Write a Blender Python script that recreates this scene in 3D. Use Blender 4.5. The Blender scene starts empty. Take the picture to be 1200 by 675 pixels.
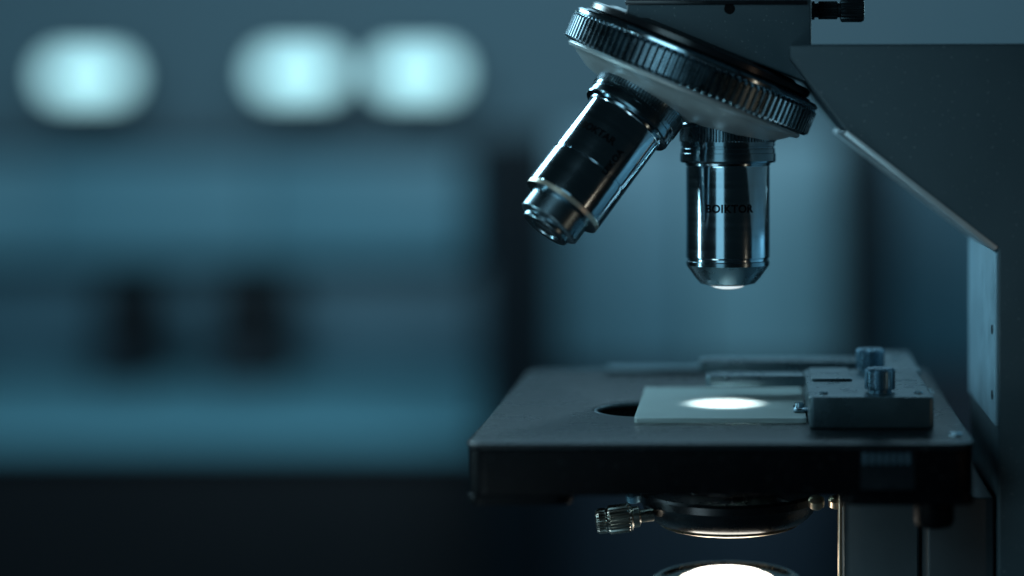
import bpy, bmesh, math, random
from mathutils import Matrix, Vector
random.seed(4)
U = 0.025          # one authoring unit = 2.5 cm
ZO = 8.5           # height of the camera above the bench top (authoring units)
scene = bpy.context.scene
col = scene.collection

def lin(c):
    c = c/255.0
    return c/12.92 if c <= 0.04045 else ((c+0.055)/1.055)**2.4
def S(r, g, b): return (lin(r), lin(g), lin(b), 1.0)

# ------------------------------------------------------------------ materials
def mat(name, base, rough=0.4, metal=0.0, nscale=3.0, namt=0.15, ramt=0.1, bump=0.0, bscale=40.0,
        stretch=(1, 1, 1), coat=0.0, emis=None, estr=0.0, spec=0.5, dust=0.0, dscale=28.0):
    m = bpy.data.materials.new(name); m.use_nodes = True
    nt = m.node_tree; N = nt.nodes; L = nt.links
    b = N["Principled BSDF"]
    b.inputs["Metallic"].default_value = metal
    b.inputs["Coat Weight"].default_value = coat
    b.inputs["Specular IOR Level"].default_value = spec
    tc = N.new("ShaderNodeTexCoord"); mp = N.new("ShaderNodeMapping")
    mp.inputs["Scale"].default_value = [s/U for s in stretch]
    L.new(tc.outputs["Object"], mp.inputs["Vector"])
    n = N.new("ShaderNodeTexNoise"); n.inputs["Scale"].default_value = nscale
    n.inputs["Detail"].default_value = 6; n.inputs["Roughness"].default_value = 0.6
    L.new(mp.outputs[0], n.inputs["Vector"])
    mx = N.new("ShaderNodeMix"); mx.data_type = 'RGBA'
    mx.inputs[6].default_value = tuple(c*(1-namt) for c in base[:3])+(1,)
    mx.inputs[7].default_value = tuple(min(1, c*(1+namt)) for c in base[:3])+(1,)
    L.new(n.outputs["Fac"], mx.inputs[0])
    out = mx.outputs[2]
    if dust > 0:
        n3 = N.new("ShaderNodeTexNoise"); n3.inputs["Scale"].default_value = dscale; n3.inputs["Detail"].default_value = 1
        L.new(mp.outputs[0], n3.inputs["Vector"])
        r3 = N.new("ShaderNodeMapRange"); r3.inputs["From Min"].default_value = 0.70; r3.inputs["From Max"].default_value = 0.78
        r3.inputs["To Max"].default_value = dust
        L.new(n3.outputs["Fac"], r3.inputs["Value"])
        m3 = N.new("ShaderNodeMix"); m3.data_type = 'RGBA'; m3.inputs[7].default_value = (0.45, 0.5, 0.52, 1)
        L.new(r3.outputs[0], m3.inputs[0]); L.new(out, m3.inputs[6]); out = m3.outputs[2]
    L.new(out, b.inputs["Base Color"])
    mr = N.new("ShaderNodeMapRange")
    mr.inputs["From Min"].default_value = 0.3; mr.inputs["From Max"].default_value = 0.7
    mr.inputs["To Min"].default_value = max(0.02, rough-ramt); mr.inputs["To Max"].default_value = min(1, rough+ramt)
    L.new(n.outputs["Fac"], mr.inputs["Value"]); L.new(mr.outputs[0], b.inputs["Roughness"])
    if bump > 0:
        n2 = N.new("ShaderNodeTexNoise"); n2.inputs["Scale"].default_value = bscale; n2.inputs["Detail"].default_value = 3
        L.new(mp.outputs[0], n2.inputs["Vector"])
        bp = N.new("ShaderNodeBump"); bp.inputs["Strength"].default_value = bump; bp.inputs["Distance"].default_value = 0.01*U
        L.new(n2.outputs["Fac"], bp.inputs["Height"]); L.new(bp.outputs[0], b.inputs["Normal"])
    if emis:
        b.inputs["Emission Color"].default_value = emis; b.inputs["Emission Strength"].default_value = estr
    return m

M_arm = mat("arm_paint", (0.050, 0.086, 0.105, 1), 0.5, 0.2, 1.2, 0.12, 0.06, 0.25, 60, dust=0.25)
M_armedge = mat("arm_edge_highlight", (0.70, 0.80, 0.84, 1), 0.36, 0.5, 2, 0.15, 0.08, 0.1, 50)  # pale colour carries the highlight on the arm's lit underside
M_plate = mat("blue_grey_plate", (0.29, 0.47, 0.57, 1), 0.38, 0.4, 2, 0.12, 0.08, 0.15, 50)
M_chrome = mat("brushed_chrome", (0.48, 0.62, 0.70, 1), 0.12, 1.0, 3, 0.12, 0.03, 0.0, 60, stretch=(0.3, 0.3, 4))
M_dchrome = mat("dark_chrome", (0.24, 0.335, 0.385, 1), 0.16, 1.0, 3, 0.15, 0.04, 0.0, 60, stretch=(0.3, 0.3, 4))
M_tip = mat("satin_tip_metal", (0.22, 0.31, 0.355, 1), 0.28, 1.0, 3, 0.1, 0.04)
M_knurl = mat("knurled_metal", (0.12, 0.175, 0.205, 1), 0.28, 1.0, 5, 0.2, 0.1, 0.1, 60)
M_turret = mat("satin_grey_metal", (0.44, 0.49, 0.50, 1), 0.36, 0.5, 2, 0.08, 0.06, 0.1, 70)
M_black = mat("black_gloss", (0.010, 0.012, 0.015, 1), 0.22, 0.0, 3, 0.2, 0.06, 0.05, 60)
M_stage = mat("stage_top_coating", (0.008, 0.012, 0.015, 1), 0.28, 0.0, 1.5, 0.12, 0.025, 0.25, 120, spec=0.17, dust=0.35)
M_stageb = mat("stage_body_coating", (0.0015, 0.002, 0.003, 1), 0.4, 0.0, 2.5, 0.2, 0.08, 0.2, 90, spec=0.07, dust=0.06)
M_holder = mat("holder_metal", (0.085, 0.135, 0.158, 1), 0.3, 0.75, 2.5, 0.12, 0.08, 0.15, 80, dust=0.3)
M_knob = mat("blue_knob_metal", (0.10, 0.20, 0.27, 1), 0.3, 0.8, 5, 0.15, 0.08)
M_brass = mat("brass", (0.74, 0.60, 0.43, 1), 0.3, 0.9, 4, 0.1, 0.06)
M_pale = mat("pale_warm_ring", (0.78, 0.70, 0.58, 1), 0.35, 0.7, 4, 0.1, 0.06)
M_ink = mat("black_lettering", (0.002, 0.002, 0.003, 1), 0.7, 0.0, 4, 0.1, 0.05, spec=0.05)
M_screw = mat("dark_screw_hole", (0.003, 0.003, 0.004, 1), 0.6, 0.0, spec=0.1)
M_lens = mat("glowing_front_lens", (0.6, 0.7, 0.72, 1), 0.08, 0.0, 4, 0.05, 0.02, coat=0.5, emis=(0.85, 0.97, 1, 1), estr=0.9)  # emission stands in for beam light coming through the lens
M_lensd = mat("dark_front_lens", (0.02, 0.03, 0.035, 1), 0.06, 0.0, 4, 0.05, 0.02, coat=1.0)
M_lamp = mat("illuminator_glow", (0.9, 0.9, 0.85, 1), 0.3, 0.0, 4, 0.02, 0.02, emis=(1.0, 0.95, 0.84, 1), estr=6.5)

def slide_mat():
    m = bpy.data.materials.new("frosted_slide_glass"); m.use_nodes = True
    nt = m.node_tree; N = nt.nodes; L = nt.links; N.clear()
    out = N.new("ShaderNodeOutputMaterial")
    tr = N.new("ShaderNodeBsdfTranslucent"); tr.inputs[0].default_value = (0.8, 0.9, 0.89, 1)
    di = N.new("ShaderNodeBsdfDiffuse")
    gl = N.new("ShaderNodeBsdfGlossy"); gl.inputs["Roughness"].default_value = 0.2
    tc = N.new("ShaderNodeTexCoord"); no = N.new("ShaderNodeTexNoise"); no.inputs["Scale"].default_value = 2.0/U; no.inputs["Detail"].default_value = 8
    L.new(tc.outputs["Object"], no.inputs["Vector"])
    cr = N.new("ShaderNodeMix"); cr.data_type = 'RGBA'
    cr.inputs[6].default_value = (0.48, 0.62, 0.63, 1); cr.inputs[7].default_value = (0.6, 0.74, 0.74, 1)
    L.new(no.outputs["Fac"], cr.inputs[0]); L.new(cr.outputs[2], di.inputs[0])
    m1 = N.new("ShaderNodeMixShader"); m1.inputs[0].default_value = 0.45
    L.new(di.outputs[0], m1.inputs[1]); L.new(tr.outputs[0], m1.inputs[2])
    m2 = N.new("ShaderNodeMixShader"); m2.inputs[0].default_value = 0.18
    L.new(m1.outputs[0], m2.inputs[1]); L.new(gl.outputs[0], m2.inputs[2]); L.new(m2.outputs[0], out.inputs[0])
    return m
M_slide = slide_mat()
def clear_mat():
    m = bpy.data.materials.new("clear_slide_glass"); m.use_nodes = True
    nt = m.node_tree; N = nt.nodes; L = nt.links; N.clear()
    out = N.new("ShaderNodeOutputMaterial"); t = N.new("ShaderNodeBsdfTransparent")
    t.inputs[0].default_value = (0.93, 0.97, 0.96, 1); L.new(t.outputs[0], out.inputs[0])
    return m
M_clear = clear_mat()

# ------------------------------------------------------------------ mesh helpers
def finish(bm, name, mats, angle=35):
    me = bpy.data.meshes.new(name)
    bm.normal_update(); bm.to_mesh(me); bm.free()
    for p in me.polygons: p.use_smooth = True
    me.set_sharp_from_angle(angle=math.radians(angle))
    for m in (mats if isinstance(mats, (list, tuple)) else [mats]): me.materials.append(m)
    return me

def box(x0, x1, y0, y1, z0, z1, bev=0.03, seg=3):
    bm = bmesh.new()
    bmesh.ops.create_cube(bm, size=1.0)
    bmesh.ops.scale(bm, vec=(x1-x0, y1-y0, z1-z0), verts=bm.verts)
    bmesh.ops.translate(bm, vec=((x0+x1)/2, (y0+y1)/2, (z0+z1)/2), verts=bm.verts)
    if bev > 0: bmesh.ops.bevel(bm, geom=bm.edges[:], offset=bev, segments=seg, affect='EDGES', profile=0.5)
    return bm

def prism(poly, y0, y1, bev=0.04, seg=3):
    """extrude an (x,z) outline along y"""
    bm = bmesh.new()
    vs = [bm.verts.new((x, y0, z)) for x, z in poly]
    f = bm.faces.new(vs)
    r = bmesh.ops.extrude_face_region(bm, geom=[f])
    bmesh.ops.translate(bm, vec=(0, y1-y0, 0), verts=[v for v in r["geom"] if isinstance(v, bmesh.types.BMVert)])
    bmesh.ops.recalc_face_normals(bm, faces=bm.faces)
    if bev > 0: bmesh.ops.bevel(bm, geom=bm.edges[:], offset=bev, segments=seg, affect='EDGES', profile=0.5)
    return bm

def lathe(profile, segs=96, teeth=0, amp=0.03, mi=None, cap=True):
    """profile: list of (r, z[, toothed]) turned about local z"""
    bm = bmesh.new(); rings = []
    if teeth: segs = teeth*4
    for p in profile:
        r, z = p[0], p[1]; t = len(p) > 2 and p[2]
        ring = []
        for i in range(segs):
            a = 2*math.pi*i/segs
            rr = r - (amp if (t and i % 4 in (2, 3)) else 0)
            ring.append(bm.verts.new((rr*math.cos(a), rr*math.sin(a), z)))
        rings.append(ring)
    for k in range(len(rings)-1):
        for i in range(segs):
            j = (i+1) % segs
            f = bm.faces.new((rings[k][i], rings[k][j], rings[k+1][j], rings[k+1][i]))
            if mi: f.material_index = mi[k]
    if cap:
        if profile[0][0] > 1e-3: bm.faces.new(rings[0])
        if profile[-1][0] > 1e-3: bm.faces.new(rings[-1])
    bmesh.ops.remove_doubles(bm, verts=bm.verts, dist=1e-5)
    bmesh.ops.recalc_face_normals(bm, faces=bm.faces)
    return bm

def merge(*bms):
    out = bmesh.new()
    for b in bms:
        tmp = bpy.data.meshes.new("tmp"); b.to_mesh(tmp); b.free()
        out.from_mesh(tmp); bpy.data.meshes.remove(tmp)
    return out
def xf(bm, M):
    bmesh.ops.transform(bm, matrix=M, verts=bm.verts); return bm

def curve_plate(outlines, z0, z1, bev=0.02):
    cu = bpy.data.curves.new("plate", 'CURVE'); cu.dimensions = '2D'; cu.fill_mode = 'BOTH'
    for pts in outlines:
        sp = cu.splines.new('POLY'); sp.points.add(len(pts)-1)
        for i, (x, y) in enumerate(pts): sp.points[i].co = (x, y, 0, 1)
        sp.use_cyclic_u = True
    cu.extrude = (z1-z0)/2-bev; cu.bevel_depth = bev; cu.bevel_resolution = 3; cu.offset = -bev
    ob = bpy.data.objects.new("plate", cu); col.objects.link(ob)
    bpy.context.view_layer.update()
    me = bpy.data.meshes.new_from_object(ob.evaluated_get(bpy.context.evaluated_depsgraph_get()))
    bm = bmesh.new(); bm.from_mesh(me)
    bpy.data.objects.remove(ob); bpy.data.meshes.remove(me)
    bmesh.ops.remove_doubles(bm, verts=bm.verts, dist=1e-4)
    bmesh.ops.translate(bm, vec=(0, 0, (z0+z1)/2), verts=bm.verts)
    bmesh.ops.recalc_face_normals(bm, faces=bm.faces)
    for f in bm.faces: f.material_index = 0
    return bm
def rrect(x0, x1, y0, y1, r, n=8):
    pts = []
    for cx, cy, a0 in ((x1-r, y1-r, 0), (x0+r, y1-r, 90), (x0+r, y0+r, 180), (x1-r, y0+r, 270)):
        for i in range(n+1):
            a = math.radians(a0+90*i/n); pts.append((cx+r*math.cos(a), cy+r*math.sin(a)))
    return pts

def text_bm(s, size, R, z=0, th0=0.0, along=False, sp=1.0):
    cu = bpy.data.curves.new("txt", 'FONT'); cu.body = s; cu.size = size; cu.space_character = sp
    cu.align_x = 'CENTER'; cu.align_y = 'CENTER'; cu.offset = size*0.03; cu.resolution_u = 3
    ob = bpy.data.objects.new("txt", cu); col.objects.link(ob); bpy.context.view_layer.update()
    me = bpy.data.meshes.new_from_object(ob.evaluated_get(bpy.context.evaluated_depsgraph_get()))
    bm = bmesh.new(); bm.from_mesh(me)
    bpy.data.objects.remove(ob); bpy.data.meshes.remove(me)
    for v in bm.verts:
        x, y = v.co.x, v.co.y
        if along: x, y = -y, x
        th = th0+x/R
        v.co = (R*math.sin(th), -R*math.cos(th), z+y)
    return bm

# ------------------------------------------------------------------ scene graph helpers
WM = {}
def empty(name, loc, label, category, **kw):
    o = bpy.data.objects.new(name, None); o.empty_display_size = 0.1; col.objects.link(o)
    o.matrix_basis = Matrix.Translation(loc); WM[o] = Matrix.Translation(loc)
    o["label"] = label; o["category"] = category
    for k, v in kw.items(): o[k] = v
    return o
def part(name, me, parent, M=Matrix.Identity(4), label=None):
    """M: world matrix of the mesh"""
    o = bpy.data.objects.new(name, me); col.objects.link(o)
    o.parent = parent; o.matrix_basis = WM[parent].inverted() @ M; WM[o] = M
    if label: o["label"] = label
    return o
def top(name, me, M=Matrix.Identity(4), **kw):
    o = bpy.data.objects.new(name, me); col.objects.link(o); o.matrix_basis = M; WM[o] = M
    for k, v in kw.items(): o[k] = v
    return o
T = Matrix.Translation
AX = -0.27  # optical axis x

# ================================================================== MICROSCOPE
mic = empty("microscope", (0, 0, -ZO), "grey metal laboratory microscope with two chrome objectives over its stage", "microscope")

# ---- arm
SC = 1.063   # px/100 at the near face of the arm
def A(px, py): return ((px-878)/100/SC, -(py-129)/100/SC)
arm_poly = [A(925, 52), A(1420, 50), A(1440, 90), A(1440, 860), A(1170, 860), A(1170, 292), A(990, 152), A(925, 68)]
arm = part("arm", finish(prism(arm_poly, -1.4, 1.4, 0.03), "arm", M_arm), mic)
# pale strip along the sloping underside, its highlight put into the colour
p1 = Vector((A(992, 154)[0], 0, A(992, 154)[1])); p2 = Vector((A(1168, 290.5)[0], 0, A(1168, 290.5)[1]))
dv = (p2-p1); ln = dv.length; ang = math.atan2(-dv.z, dv.x)
strip = box(0, ln, -1.415, 1.36, -0.045, 0.02, 0.01, 2)
part("underside_highlight", finish(strip, "strip", M_armedge), arm, T(p1) @ Matrix.Rotation(ang, 4, 'Y'))
# face plate with two screws
cp = box(2.715, 2.76, -1.37, 1.34, -3.49, -1.57, 0.012, 2)
cover = part("cover_plate", finish(cp, "cover", M_plate), arm)
for zz in (-2.45, -3.18):
    sc = lathe([(0.0, 0.0), (0.05, 0.0), (0.055, 0.012), (0.055, 0.03)], 24)
    part("screw", finish(sc, "screw", M_screw), arm, T((2.705, -1.12, zz)) @ Matrix.Rotation(math.radians(90), 4, 'Y'))
# lower pillar + focus rack
pil = box(1.98, 2.72, -1.25, 1.25, -7.4, -4.3, 0.03)
part("pillar", finish(pil, "pillar", mat("pillar_paint", (0.042, 0.056, 0.065, 1), 0.5, 0.1, 1.5, 0.12, 0.05, 0.2, 60)), mic)
rk = box(1.08, 1.93, -0.55, 0.1, -7.4, -4.25, 0.02)
part("focus_rack", finish(rk, "rack", mat("rack_metal", (0.11, 0.135, 0.148, 1), 0.45, 0.2, 1.5, 0.12, 0.05, 0.2, 60)), mic)
part("lit_edge_rod", finish(lathe([(0, -6.75), (0.024, -6.75), (0.024, -4.2), (0, -4.2)], 24), "rod", M_brass), mic, T((1.035, -0.62, 0)))  # thin brass rod added to draw the lamp-lit edge of the rack
# base (below the frame)
bs = prism([(-3.6, -ZO+0.12), (5.9, -ZO+0.12), (5.9, -6.7), (-1.9, -6.7), (-3.3, -7.2), (-3.6, -7.6)], -2.2, 2.2, 0.12, 4)
ft = merge(*[xf(lathe([(0.3, 0), (0.34, 0.03), (0.34, 0.14), (0, 0.14)], 24), T((x, y, -ZO))) for x in (-3, 5.2) for y in (-1.8, 1.8)])
base = part("base", finish(merge(bs, ft), "base", M_arm), mic)

# ---- head mounting block
hb = prism([((735-878)/104, 1.29/1.04+1.2), ((951-878)/104, 1.29/1.04+1.2), ((951-878)/104, 0.30), ((880-878)/104, 0.55), ((735-878)/104, 1.05)], -0.95, 0.95, 0.03)
head = part("head_block", finish(hb, "head", M_arm), mic)
cap = box((733-878)/104, (946-878)/104, -0.985, 0.985, 1.185, 1.235, 0.012, 2)
part("groove_band", finish(cap, "band", M_black), head)
sc = lathe([(0.0, 0.0), (0.055, 0.0), (0.062, 0.012), (0.062, 0.03)], 24)
part("screw", finish(sc, "screw", M_screw), head, T(((855-878)/104, -0.963, 1.14)) @ Matrix.Rotation(math.radians(-90), 4, 'X'))
tube = lathe([(0.0, 2.2), (0.8, 2.2), (0.85, 2.25), (0.85, 3.3), (0.8, 3.35), (0, 3.35)], 48)
part("eyepiece_tube", finish(tube, "tube", M_black), head, T((-0.3, 0, 0)))
# thumbscrew on the head block
ts = lathe([(0.0, 0), (0.11, 0), (0.11, 0.06), (0.085, 0.065), (0.085, 0.1), (0.105, 0.11, True), (0.105, 0.32, True), (0.085, 0.33), (0.085, 0.35), (0.13, 0.365, True), (0.138, 0.38, True), (0.138, 0.60, True), (0.12, 0.63, True), (0.1, 0.635), (0, 0.635)], teeth=18, amp=0.012)
part("thumbscrew", finish(ts, "thumbscrew", mat("dark_screw_metal", (0.05, 0.07, 0.08, 1), 0.3, 0.8), 25), head, T((0.69, -0.4, 1.15)) @ Matrix.Rotation(math.radians(90), 4, 'Y'))

# ---- revolving nosepiece
TA = math.radians(22.5)
apex = Vector((AX+0.02, 0, 1.48))
a = Vector((-math.sin(TA), 0, -math.cos(TA)))
def frame(down, origin):
    Z = -down.normalized()
    Y = Vector((0, 1, 0)); Y = (Y-Z*Y.dot(Z)).normalized()
    X = Y.cross(Z)
    M = Matrix((X, Y, Z)).transposed().to_4x4(); M.translation = origin
    return M
MT = frame(a, apex+a*1.12)
body = lathe([(1.40, 0.10), (1.43, -0.12), (1.46, -0.215), (1.44, -0.245), (1.36, -0.262), (1.31, -0.30), (1.16, -0.40), (0.95, -0.47), (0.6, -0.53), (0.0, -0.55)], 160)
e1 = Vector((math.cos(TA), 0, -math.sin(TA)))
def axis(phi):
    return a*math.cos(TA)+math.sin(TA)*(math.cos(phi)*e1+Vector((0, 1, 0))*math.sin(phi))
ax_v = axis(0.0); ax_l = axis(math.radians(-125)); ax_b = axis(math.radians(120))
bosses = []
for d in (ax_v, ax_l, ax_b):
    b = lathe([(0.70, -1.20), (0.62, -1.42), (0.60, -1.5), (0.575, -1.60), (0.55, -1.64), (0.0, -1.64)] if d is not ax_b else [(0.6, -1.30), (0.58, -1.45), (0.55, -1.5), (0.0, -1.5)], 72)
    bosses.append(xf(b, MT.inverted() @ frame(d, apex)))
nose = part("nosepiece", finish(merge(body, *bosses), "nosepiece", M_turret), mic, MT)
ring = lathe([(1.43, -0.19), (1.50, -0.185), (1.525, -0.165, True), (1.54, -0.15, True), (1.54, 0.10, True), (1.525, 0.115, True), (1.51, 0.13), (1.525, 0.15), (1.525, 0.18), (1.49, 0.205), (1.43, 0.21), (1.40, 0.23), (0, 0.23)], teeth=112, amp=0.04, cap=False, mi=[0]*6+[1]*4+[0]*2)
part("knurled_ring", finish(ring, "knurled_ring", [M_knurl, M_chrome], 25), nose, MT)
fx = lathe([(1.34, 0.22), (1.38, 0.25), (1.38, 0.31), (1.34, 0.335), (1.2, 0.34), (1.15, 0.37), (0, 0.37)], 128)
part("fixed_ring", finish(fx, "fixed_ring", M_black), nose, MT)

# ---- objectives
MV = frame(ax_v, apex); ML = frame(ax_l, apex)
# vertical one: z is minus distance from the apex
prof = [(0.0, -1.58), (0.50, -1.58), (0.553, -1.60), (0.562, -1.64), (0.562, -1.66), (0.552, -1.665), (0.552, -1.90), (0.540, -1.905), (0.540, -1.925), (0.552, -1.93), (0.552, -1.98), (0.562, -1.985), (0.562, -2.07), (0.552, -2.09), (0.50, -2.10), (0.495, -2.125),
        (0.487, -2.13), (0.490, -2.15), (0.490, -3.19), (0.486, -3.205), (0.474, -3.21), (0.474, -3.235), (0.486, -3.245), (0.486, -3.29), (0.375, -3.445), (0.365, -3.455), (0.32, -3.505), (0.215, -3.53), (0.205, -3.50), (0.0, -3.50)]
mi = [1]*14+[1, 0]+[0]*5+[1]*2+[2]*6
ob1 = part("objective", finish(lathe(prof, 160, mi=mi), "objective", [M_chrome, M_dchrome, M_tip], 12), mic, MV, "upright chrome objective lens pointing down at the slide")
fine = lathe([(0.556, -1.67, True), (0.568, -1.68, True), (0.568, -1.84, True), (0.556, -1.85, True)], teeth=90, amp=0.018, cap=False)
part("knurled_collar", finish(fine, "collar", M_knurl, 25), ob1, MV)
def cap_lens(r, z, h, n=8):
    R = (r*r+h*h)/(2*h)
    return lathe([(r*math.cos(math.pi/2*i/n) if i < n else 0.0, z-h*math.sin(math.pi/2*i/n)) for i in range(n+1)], 64)
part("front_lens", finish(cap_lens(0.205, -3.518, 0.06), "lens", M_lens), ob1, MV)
part("lettering", finish(text_bm("BOIKTOR", 0.128, 0.4925, -2.62, 0.05, sp=1.05), "lettering", M_ink), ob1, MV)

profl = [(0.0, -1.55), (0.47, -1.55), (0.50, -1.58), (0.50, -1.70), (0.545, -1.72), (0.555, -1.74), (0.555, -1.97), (0.543, -1.975), (0.543, -1.995), (0.555, -2.0), (0.555, -2.06), (0.545, -2.08), (0.49, -2.09), (0.485, -2.12),
         (0.475, -2.13), (0.477, -2.15), (0.477, -2.80), (0.465, -2.805), (0.465, -2.83), (0.477, -2.835), (0.477, -3.27), (0.473, -3.28),
         (0.473, -3.285), (0.473, -3.335), (0.37, -3.345), (0.37, -3.57), (0.36, -3.58), (0.29, -3.61), (0.29, -3.65), (0.28, -3.66), (0.18, -3.66), (0.16, -3.63), (0, -3.63)]
mil = [1]*13+[0]*8+[2, 2]+[3]*9
ob2 = part("objective", finish(lathe(profl, 160, mi=mil), "objective", [M_chrome, M_dchrome, M_pale, M_tip], 16), mic, ML, "tilted chrome objective lens with stepped tip and brass line")
fine = lathe([(0.548, -1.75, True), (0.565, -1.76, True), (0.565, -1.92, True), (0.548, -1.93, True)], teeth=90, amp=0.018, cap=False)
part("knurled_collar", finish(fine, "collar", M_knurl, 25), ob2, ML)
part("front_lens", finish(cap_lens(0.16, -3.628, 0.04), "lens", M_lensd), ob2, ML)
part("lettering", finish(merge(text_bm("BOKTAR", 0.12, 0.4795, -2.5, -0.34), text_bm("UIKOA", 0.11, 0.4795, -2.68, 0.40, along=True)), "lettering", M_ink), ob2, ML)

# ---- stage
ST = -3.5
def stadium(g):
    h = []
    for i in range(25):
        t = math.radians(-90+180*i/24); h.append((0.75+(0.6+g)*math.cos(t), (0.6+g)*math.sin(t)))
    for i in range(25):
        t = math.radians(90+180*i/24); h.append((-1.22+(0.6+g)*math.cos(t), (0.6+g)*math.sin(t)))
    return h
hole = stadium(0.0)
plate = curve_plate([rrect(-2.98, 2.39, -2.5, 3.7, 0.24), hole], ST-0.07, ST, 0.03)
stage = part("stage", finish(plate, "stage", M_stage, 40), mic)
part("lit_aperture_rim", finish(curve_plate([stadium(0.0), stadium(-0.035)], ST-0.05, ST-0.008, 0.006), "lit_aperture_rim", M_holder, 40), stage)  # paler ring added to draw the lit rim of the hole
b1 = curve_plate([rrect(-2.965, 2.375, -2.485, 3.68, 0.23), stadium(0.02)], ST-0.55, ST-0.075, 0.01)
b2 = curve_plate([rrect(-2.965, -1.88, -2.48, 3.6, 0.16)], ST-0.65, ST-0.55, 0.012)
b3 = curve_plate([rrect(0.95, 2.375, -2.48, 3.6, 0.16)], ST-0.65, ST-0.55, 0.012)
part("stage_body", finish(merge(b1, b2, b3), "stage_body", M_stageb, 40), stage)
kn = lathe([(0.0, -0.30), (0.12, -0.295), (0.19, -0.27), (0.215, -0.22), (0.215, 0.0), (0, 0)], 48)
part("stage_knob", finish(kn, "stage_knob", M_stageb), stage, T((1.97, -2.15, ST-0.652)))
ridges = [box(1.19+0.075*i, 1.235+0.075*i, -2.53, -2.512, ST-0.21, ST-0.09, 0.004, 1) for i in range(7)]
part("vernier_plate", finish(box(1.17, 1.74, -2.515, -2.486, ST-0.48, ST-0.08, 0.006, 1), "vernier", mat("dark_vernier", (0.008, 0.013, 0.017, 1), 0.3, 0.2)), stage)
part("vernier_scale", finish(merge(*ridges), "vernier_scale", mat("scale_metal", (0.09, 0.16, 0.21, 1), 0.35, 0.5)), stage)
rail = merge(box(-1.9, -0.55, 3.15, 3.5, ST+0.002, ST+0.07, 0.015, 2))
part("rear_rail", finish(rail, "rail", M_holder), stage)
for (x, y) in ((2.22, -1.9), (2.2, 1.4)):
    s = lathe([(0.0, 0.028), (0.06, 0.026), (0.075, 0.015), (0.08, 0.0)], 24)
    part("screw", finish(s, "screw", M_dchrome), stage, T((x, y, ST+0.001)))

# ---- mechanical slide holder on the stage
HT = -3.15
hold = merge(
    curve_plate([rrect(0.66, 2.03, -1.5, 0.9, 0.05)], ST+0.003, HT, 0.02),
    curve_plate([rrect(1.55, 2.08, 0.85, 2.75, 0.06)], ST+0.003, HT-0.004, 0.02))
holder = part("slide_holder", finish(hold, "slide_holder", M_holder, 40), mic)
part("raised_pad", finish(curve_plate([rrect(0.72, 1.2, -0.2, 0.82, 0.05)], HT+0.001, HT+0.03, 0.01), "pad", M_holder), holder)
def finger(x0, x1, y0, y1, z0, z1):
    pts = [(x0+0.05, y0), (x1, y0), (x1, y1), (x0+0.12, y1), (x0, y1-0.12), (x0, y0+0.05)]
    return curve_plate([pts], z0, z1, 0.015)
part("clamp_finger", finish(finger(-0.52, 0.655, 0.42, 0.85, HT-0.15, HT-0.02), "finger", M_holder), holder)
part("clamp_finger", finish(finger(-0.63, 1.545, 1.75, 2.2, HT-0.16, HT-0.01), "finger", M_holder), holder)
kp = [(0.0, 0.27), (0.14, 0.27), (0.165, 0.255, True), (0.172, 0.24, True), (0.172, 0.05, True), (0.165, 0.035, True), (0.13, 0.03), (0.13, 0.0)]
kme = finish(lathe(kp, teeth=26, amp=0.016), "knob", M_knob, 25)
part("knob", kme, holder, T((1.46, -1.1, HT)))
part("knob", kme, holder, T((1.46, 0.72, HT)))
for (x, y) in ((0.82, -1.25), (1.88, -1.2), (1.85, 1.9)):
    s = lathe([(0.0, 0.02), (0.045, 0.02), (0.055, 0.012), (0.055, 0.0)], 20)
    part("screw", finish(s, "screw", M_dchrome), holder, T((x, y, HT+0.001)))
clip = merge(box(0.5, 0.665, -0.75, -0.45, -3.435, -3.39, 0.012, 2), xf(lathe([(0, 0.05), (0.05, 0.05), (0.06, 0.0)], 20), T((0.57, -0.6, -3.39))))
part("spring_clip", finish(clip, "clip", M_dchrome), holder)

# ---- glass slide (own thing, lying on the stage)
sl = curve_plate([rrect(-1.29, 0.64, -1.12, 1.4, 0.07)], ST+0.004, ST+0.062, 0.008)
sl.normal_update()
for f in sl.faces:
    if f.normal.z < -0.6: f.material_index = 1      # clear underside, frosted top
slide = top("glass_slide", finish(sl, "slide", [M_slide, M_clear], 40), label="pale frosted glass slide lying on the stage, lit from below", category="slide")

# ---- condenser
cz = [(0.0, -4.2), (0.62, -4.2), (0.62, -4.42), (1.02, -4.44), (1.05, -4.47), (1.05, -4.55), (1.02, -4.59), (1.01, -4.63), (0.98, -4.69), (0.93, -4.745), (0.87, -4.79), (0.80, -4.81), (0.74, -4.805), (0.68, -4.76), (0.0, -4.74)]
cond = part("condenser", finish(lathe(cz, 128), "condenser", mat("condenser_black", (0.010, 0.012, 0.015, 1), 0.28, 0.3, 3, 0.15, 0.06)), mic, T((AX+0.04, 0, 0)))
part("warm_glow_rim", finish(lathe([(0.79, -4.812), (0.81, -4.836), (0.77, -4.852), (0.73, -4.813)], 96, cap=False), "rim", M_brass), cond, T((AX+0.04, 0, 0)))  # brass colour stands in for the lamp's warm glow on the lower edge
tsc = lathe([(0.0, 0.0), (0.075, 0.0), (0.075, 0.15), (0.12, 0.17), (0.12, 0.24), (0.15, 0.26), (0.155, 0.28, True), (0.165, 0.29, True), (0.165, 0.50, True), (0.155, 0.515, True), (0.14, 0.53), (0.14, 0.55), (0.145, 0.56, True), (0.145, 0.63, True), (0.12, 0.66), (0, 0.67)], teeth=22, amp=0.016)
dirv = Vector((-1, -0.12, -0.10)).normalized()
Mz = dirv.to_track_quat('Z', 'Y').to_matrix().to_4x4(); Mz.translation = Vector((-1.09, -0.6, -4.62))
part("centring_screw", finish(tsc, "centring_screw", mat("screw_steel", (0.46, 0.44, 0.39, 1), 0.3, 1.0), 25), cond, Mz)
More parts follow.
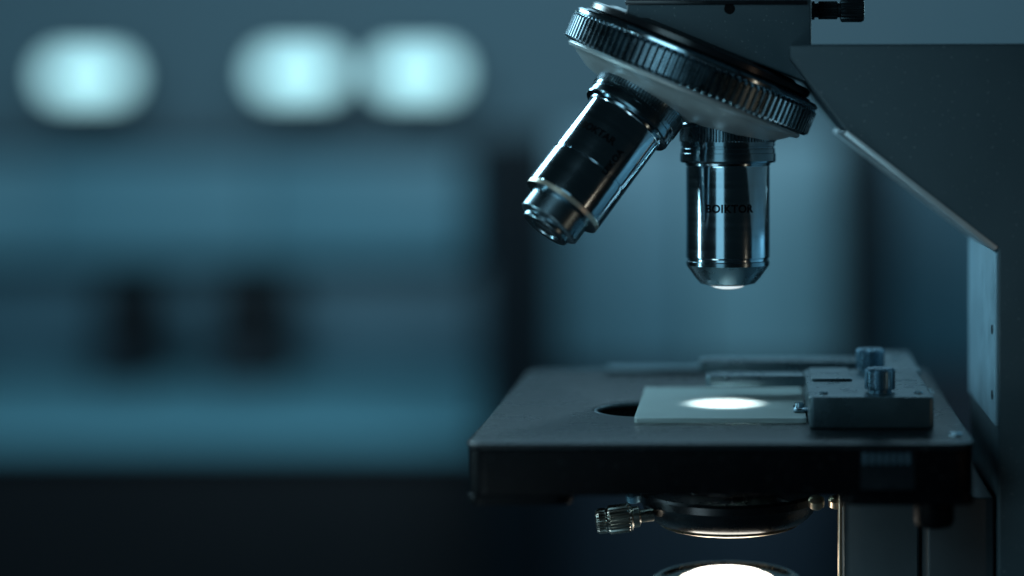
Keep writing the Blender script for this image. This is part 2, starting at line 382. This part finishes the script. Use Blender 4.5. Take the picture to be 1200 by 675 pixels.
bl = lathe([(0, 0), (0.07, 0.0), (0.09, 0.02), (0.09, 0.1), (0.05, 0.13), (0, 0.13)], 32)
M_bluek = mat("blue_screw_metal", (0.22, 0.45, 0.6, 1), 0.28, 0.7)
for (x, y, z, m) in ((0.76, -0.75, -4.50, M_brass), (1.0, -0.4, -4.56, M_brass), (-1.31, -0.75, -4.43, M_bluek)):
    part("adjusting_screw", finish(bl.copy(), "adj", m), cond, T((x, y, z)) @ Matrix.Rotation(math.radians(25), 4, 'X'))
bl.free()

# ---- illuminator
il = lathe([(0.98, -6.72), (0.95, -6.1), (0.90, -5.55), (0.87, -5.49), (0.83, -5.47), (0.79, -5.47), (0.75, -5.50), (0.71, -5.51), (0.61, -5.51), (0.59, -5.49), (0.56, -5.49), (0.55, -5.53)], 128, cap=False)
ill = part("illuminator", finish(il, "illuminator", mat("warm_steel", (0.66, 0.60, 0.52, 1), 0.25, 1.0)), mic, T((AX, 0, 0)))
gl = lathe([(0.555, -5.52), (0.53, -5.48), (0.44, -5.435), (0.3, -5.405), (0.15, -5.39), (0, -5.385)], 64, cap=False)
part("lamp_lens", finish(gl, "lamp_lens", M_lamp), ill, T((AX, 0, 0)))

# ================================================================== PLACE
def R(px, py, d): return ((px-878)*d/2370.0, -(py-129)*d/2370.0)
CY = -23.7
bench = box(-40, 40, -14, 8.5, -ZO-1.6, -ZO, 0.1)
top("bench_top", finish(bench, "bench_top", mat("dark_bench_laminate", (0.03, 0.035, 0.04, 1), 0.35, 0, 0.5, 0.2, 0.08)), kind="structure", label="dark laminate laboratory bench top under the microscope", category="bench")
FL = -62.0
floor = bmesh.new(); bmesh.ops.create_grid(floor, x_segments=1, y_segments=1, size=260); bmesh.ops.translate(floor, vec=(0, 60, FL), verts=floor.verts)
top("floor", finish(floor, "floor", mat("dark_floor", (0.008, 0.010, 0.013, 1), 0.6, 0, 0.1, 0.2, 0.1, spec=0.2)), kind="structure", label="dark room floor behind the bench", category="floor")
wd = 205
wallb = box(-170, 120, wd+CY, wd+CY+4, FL, 75, 0)
top("wall", finish(wallb, "wall", mat("blue_grey_wall", S(70, 99, 112), 0.7, 0, 0.02, 0.25, 0.1, 0.2, 5)), kind="structure", label="blue grey painted room wall", category="wall")

# far counter, top 25.4 below the eye
cz0 = -25.4
ctr = empty("counter", (-45, 160+CY+22, FL), "long pale blue laboratory counter with dark drawers", "counter")
part("counter_top", finish(box(-75, -20.5, 157+CY, 204+CY, cz0-0.9, cz0, 0.3), "counter_top", mat("counter_laminate", S(84, 137, 154), 0.75, 0, 0.05, 0.15, 0.1, spec=0.2)), ctr)
part("drawer_front", finish(box(-74.5, -21, 158.5+CY, 203+CY, FL+0.1, cz0-0.91, 0.3), "drawer_front", mat("dark_drawers", S(18, 22, 26), 0.5, 0, 0.05, 0.15, 0.1, spec=0.1)), ctr)
# wall cupboard above it
cb = empty("wall_cupboard", (-45, 190+CY, -13), "teal wall cupboard hanging above the counter", "cupboard")
for i, (p0, p1) in enumerate(((-140, 45), (47, 305), (307, 545))):
    x0 = (p0-878)*195/2370; x1 = (p1-878)*195/2370
    part("cupboard_door", finish(box(x0, x1, 195+CY, 196.5+CY, R(0, 305, 195)[1], R(0, 178, 195)[1], 0.3), "cupboard_door", mat("teal_door", S(76, 124, 141), 0.6, 0, 0.04, 0.2, 0.1)), cb)
part("cupboard_body", finish(box((-142-878)*195/2370, (546-878)*195/2370, 196.6+CY, 204+CY, R(0, 307, 195)[1], R(0, 176, 195)[1], 0.3), "cupboard_body", mat("cupboard_carcass", S(40, 75, 92), 0.6, 0, 0.05)), cb)
part("top_board", finish(box((-142-878)*193/2370, (560-878)*193/2370, 193+CY, 204+CY, R(0, 176, 193)[1]+0.1, R(0, 158, 193)[1], 0.3), "top_board", mat("dark_top_board", S(44, 62, 74), 0.6, 0, 0.05)), cb)
# dark instruments on the counter
eqm = mat("dark_instrument_casing", S(11, 18, 24), 0.5, 0, 0.1, spec=0.2)
eqp = mat("instrument_panel", S(24, 40, 50), 0.4, 0, 0.1)
for (p0, p1, top_px, lab) in ((104, 172, 334, "small black bench instrument standing on the counter"), (244, 328, 328, "wide black bench instrument standing on the counter")):
    d = 184
    x0 = (p0-878)*d/2370; x1 = (p1-878)*d/2370; z1 = R(0, top_px, d)[1]
    e = empty("bench_instrument", ((x0+x1)/2, d+CY+4, cz0), lab, "instrument", group="instruments on the counter")
    part("casing", finish(merge(box(x0, x1, d+CY, d+CY+9, cz0+0.02, cz0+(z1-cz0)*0.35, 0.3), box(x0+0.3, x1-0.3, d+CY+1, d+CY+9, cz0+(z1-cz0)*0.33, z1, 0.4)), "casing", eqm), e)
    part("control_panel", finish(box(x0+0.8, x1-0.8, d+CY-0.15, d+CY-0.02, cz0+0.6, cz0+(z1-cz0)*0.28, 0.05), "panel", eqp), e)
# splashback behind instruments
top("splashback", finish(box((-142-878)*200/2370, (560-878)*200/2370, 200+CY, 204.9+CY, cz0+0.02, R(0, 310, 200)[1], 0.2), "splash", mat("splashback_tile", S(60, 94, 109), 0.5, 0, 0.05, 0.2)), label="dark blue splashback panel behind the counter", category="panel")
# dark posts
for (p0, p1, t, lab) in ((562, 642, 156, "tall dark locker standing beside the counter"), (986, 1042, 140, "narrow dark locker standing by the wall")):
    d = 148
    x0 = (p0-878)*d/2370; x1 = (p1-878)*d/2370; zt = R(0, t, d)[1]
    e = empty("locker", ((x0+x1)/2, d+CY+4, FL), lab, "locker")
    part("locker_body", finish(box(x0, x1, d+CY, d+CY+9, FL+0.1, zt, 0.2), "locker_body", mat("locker_paint", S(5, 14, 20), 0.6, 0, 0.05, spec=0.1)), e)
    part("locker_door", finish(box(x0+0.3, x1-0.3, d+CY-0.4, d+CY-0.02, FL+1, zt-0.6, 0.15), "locker_door", mat("locker_door_paint", S(5, 13, 19), 0.6, 0, 0.05, spec=0.06)), e)
# pale tall cabinets in the right half
for (p0, p1, c, lab) in ((636, 812, S(76, 115, 131), "pale grey-teal storage cabinet against the wall"), (814, 992, S(88, 126, 140), "pale grey-teal storage cabinet against the wall"), (1044, 1230, S(34, 76, 93), "teal storage cabinet against the wall")):
    d = 165
    x0 = (p0-878)*d/2370; x1 = (p1-878)*d/2370; zt = R(0, 150, d)[1]; zb = R(0, 430, d)[1]
    e = empty("storage_cabinet", ((x0+x1)/2, d+CY+6, FL), lab, "cabinet", group="storage cabinets along the wall")
    part("cabinet_body", finish(box(x0, x1, d+CY, d+CY+14, FL+0.1, zt, 0.3), "cabinet_body", mat("cabinet_carcass", tuple(v*0.3 for v in c[:3])+(1,), 0.6, 0, 0.05)), e)
    part("cabinet_door", finish(box(x0+0.2, x1-0.2, d+CY-0.6, d+CY-0.02, zb, zt-0.3, 0.2), "cabinet_door", mat("cabinet_door_paint", c, 0.55, 0, 0.04, 0.2)), e)
    part("lower_door", finish(box(x0+0.2, x1-0.2, d+CY-0.6, d+CY-0.02, FL+1, zb-0.4, 0.2), "lower_door", mat("dark_lower_door", S(26, 38, 49), 0.5, 0, 0.05, spec=0.2)), e)
# wall lamps
glow = mat("wall_lamp_glow", (0.5, 0.8, 0.85, 1), 0.4, emis=(0.43, 0.79, 0.85, 1), estr=1.55)
hous = mat("lamp_housing", S(60, 80, 90), 0.4, 0.5)
def lamp_parts(cx, czz, d):
    y = d+CY
    e = empty("wall_lamp", (cx, y, czz), "glowing cyan-white bulkhead lamp mounted on the wall", "lamp", group="lamps along the wall")
    hm = finish(box(-4.1, 4.1, 0.8, 3.2, -2.3, 2.3, 0.6), "lamp_housing", hous)
    pts = rrect(-3.8, 3.8, -1.75, 1.75, 1.6, 10)
    gm = finish(xf(curve_plate([pts], -0.75, 0.75, 0.25), Matrix.Rotation(math.radians(90), 4, 'X')), "lamp_glass", glow)
    part("lamp_housing", hm, e, T((cx, y, czz))); part("lamp_glass", gm, e, T((cx, y, czz)))
    return e
dl = 195
e0 = lamp_parts(*R(102, 90, dl), dl)
for px in (349, 489):
    x, z = R(px, 86, dl)
    e = bpy.data.objects.new("wall_lamp", None); e.empty_display_size = 0.1; col.objects.link(e); e.matrix_basis = T((x, dl+CY, z)); WM[e] = e.matrix_basis.copy()
    for k in ("label", "category", "group"): e[k] = e0[k]
    for ch in [c for c in bpy.data.objects if c.parent == e0]:
        c2 = ch.copy(); col.objects.link(c2); c2.parent = e; c2.matrix_basis = ch.matrix_basis.copy()

# ================================================================== LIGHTS
def area(name, loc, tgt, sx, sy, power, color):  # area lights are added, all out of view of the camera
    l = bpy.data.lights.new(name, 'AREA'); l.shape = 'RECTANGLE'; l.size = sx; l.size_y = sy; l.energy = power; l.color = color
    o = bpy.data.objects.new(name, l); col.objects.link(o)
    q = (Vector(tgt)-Vector(loc)).to_track_quat('-Z', 'Y'); o.matrix_basis = T(loc) @ q.to_matrix().to_4x4()
    return o
area("key_light", (-11, 9, 5.5), (0, 0, -2), 5, 7, 1800, (0.5, 0.84, 1.0))
area("back_light", (-2, 30, 12), (-0.5, 0, -3), 20, 8, 900, (0.42, 0.78, 1.0))
area("side_light", (10, 8, 3), (0, 0, -1.5), 2.5, 8, 600, (0.45, 0.83, 1.0))
area("strip_light", (-12, -1.5, -1.5), (0, 0, -1.8), 0.7, 9, 360, (0.5, 0.88, 1.0))
area("strip_light", (12.5, 3.0, 0.5), (0, 0, -1.8), 0.6, 9, 260, (0.45, 0.84, 1.0))
area("strip_light", (-5.5, -14, -1), (0, 0, -1.8), 5.5, 9, 130, (0.40, 0.80, 1.0))
area("low_light", (-6, -8, -6), (-0.2, 0, 0), 3, 3, 100, (0.65, 0.9, 1.0))
area("warm_glint", (7, -6, -3.5), (0, 0, -1), 0.4, 2, 12, (1.0, 0.72, 0.5))
area("front_fill", (-9, -17, 7), (1.5, 0, -1.5), 9, 9, 600, (0.5, 0.84, 1.0))
area("wall_wash_light", (-20, 60, 40), (-28, 185, -14), 110, 20, 122000, (0.60, 0.88, 1.0))  # unseen light added to wash the background wall and furniture
sp = bpy.data.lights.new("substage_beam", 'SPOT'); sp.energy = 130; sp.spot_size = math.radians(76); sp.spot_blend = 0.7; sp.color = (0.86, 0.97, 1.0); sp.shadow_soft_size = 0.05
so = bpy.data.objects.new("substage_beam", sp); col.objects.link(so); so.matrix_basis = T((AX-0.02, 0, -4.15)) @ Matrix.Rotation(math.pi, 4, 'X')

w = bpy.data.worlds.new("World"); scene.world = w; w.use_nodes = True
bgn = w.node_tree.nodes["Background"]; bgn.inputs[0].default_value = (0.10, 0.22, 0.28, 1); bgn.inputs[1].default_value = 0.03

# ================================================================== CAMERA
cam = bpy.data.cameras.new("Camera"); co = bpy.data.objects.new("Camera", cam); col.objects.link(co)
co.matrix_basis = T((0, CY, 0)) @ Matrix.Rotation(math.radians(90), 4, 'X')
cam.sensor_width = 36; cam.lens = 71.1; cam.shift_x = (600-878)/1200; cam.shift_y = -(337.5-129)/1200
cam.dof.use_dof = True; cam.dof.focus_distance = 23.1; cam.dof.aperture_fstop = 0.0711/(0.95*U)
cam.dof.aperture_blades = 0
scene.camera = co

# ================================================================== to real scale
done = set()
for o in list(bpy.data.objects):
    M = o.matrix_basis.copy()
    loc = M.translation.copy()
    if o.parent is None: loc.z += ZO
    M.translation = loc*U
    o.matrix_basis = M
    if o.type == 'MESH' and o.data.name not in done:
        o.data.transform(Matrix.Scale(U, 4)); done.add(o.data.name)
    if o.type == 'LIGHT':
        o.data.energy *= U*U
        if o.data.type == 'AREA': o.data.size *= U; o.data.size_y *= U
        else: o.data.shadow_soft_size *= U
cam.dof.focus_distance *= U
cam.clip_start = 0.02; cam.clip_end = 60
scene.view_settings.view_transform = 'Standard'; scene.view_settings.look = 'None'; scene.view_settings.exposure = 0
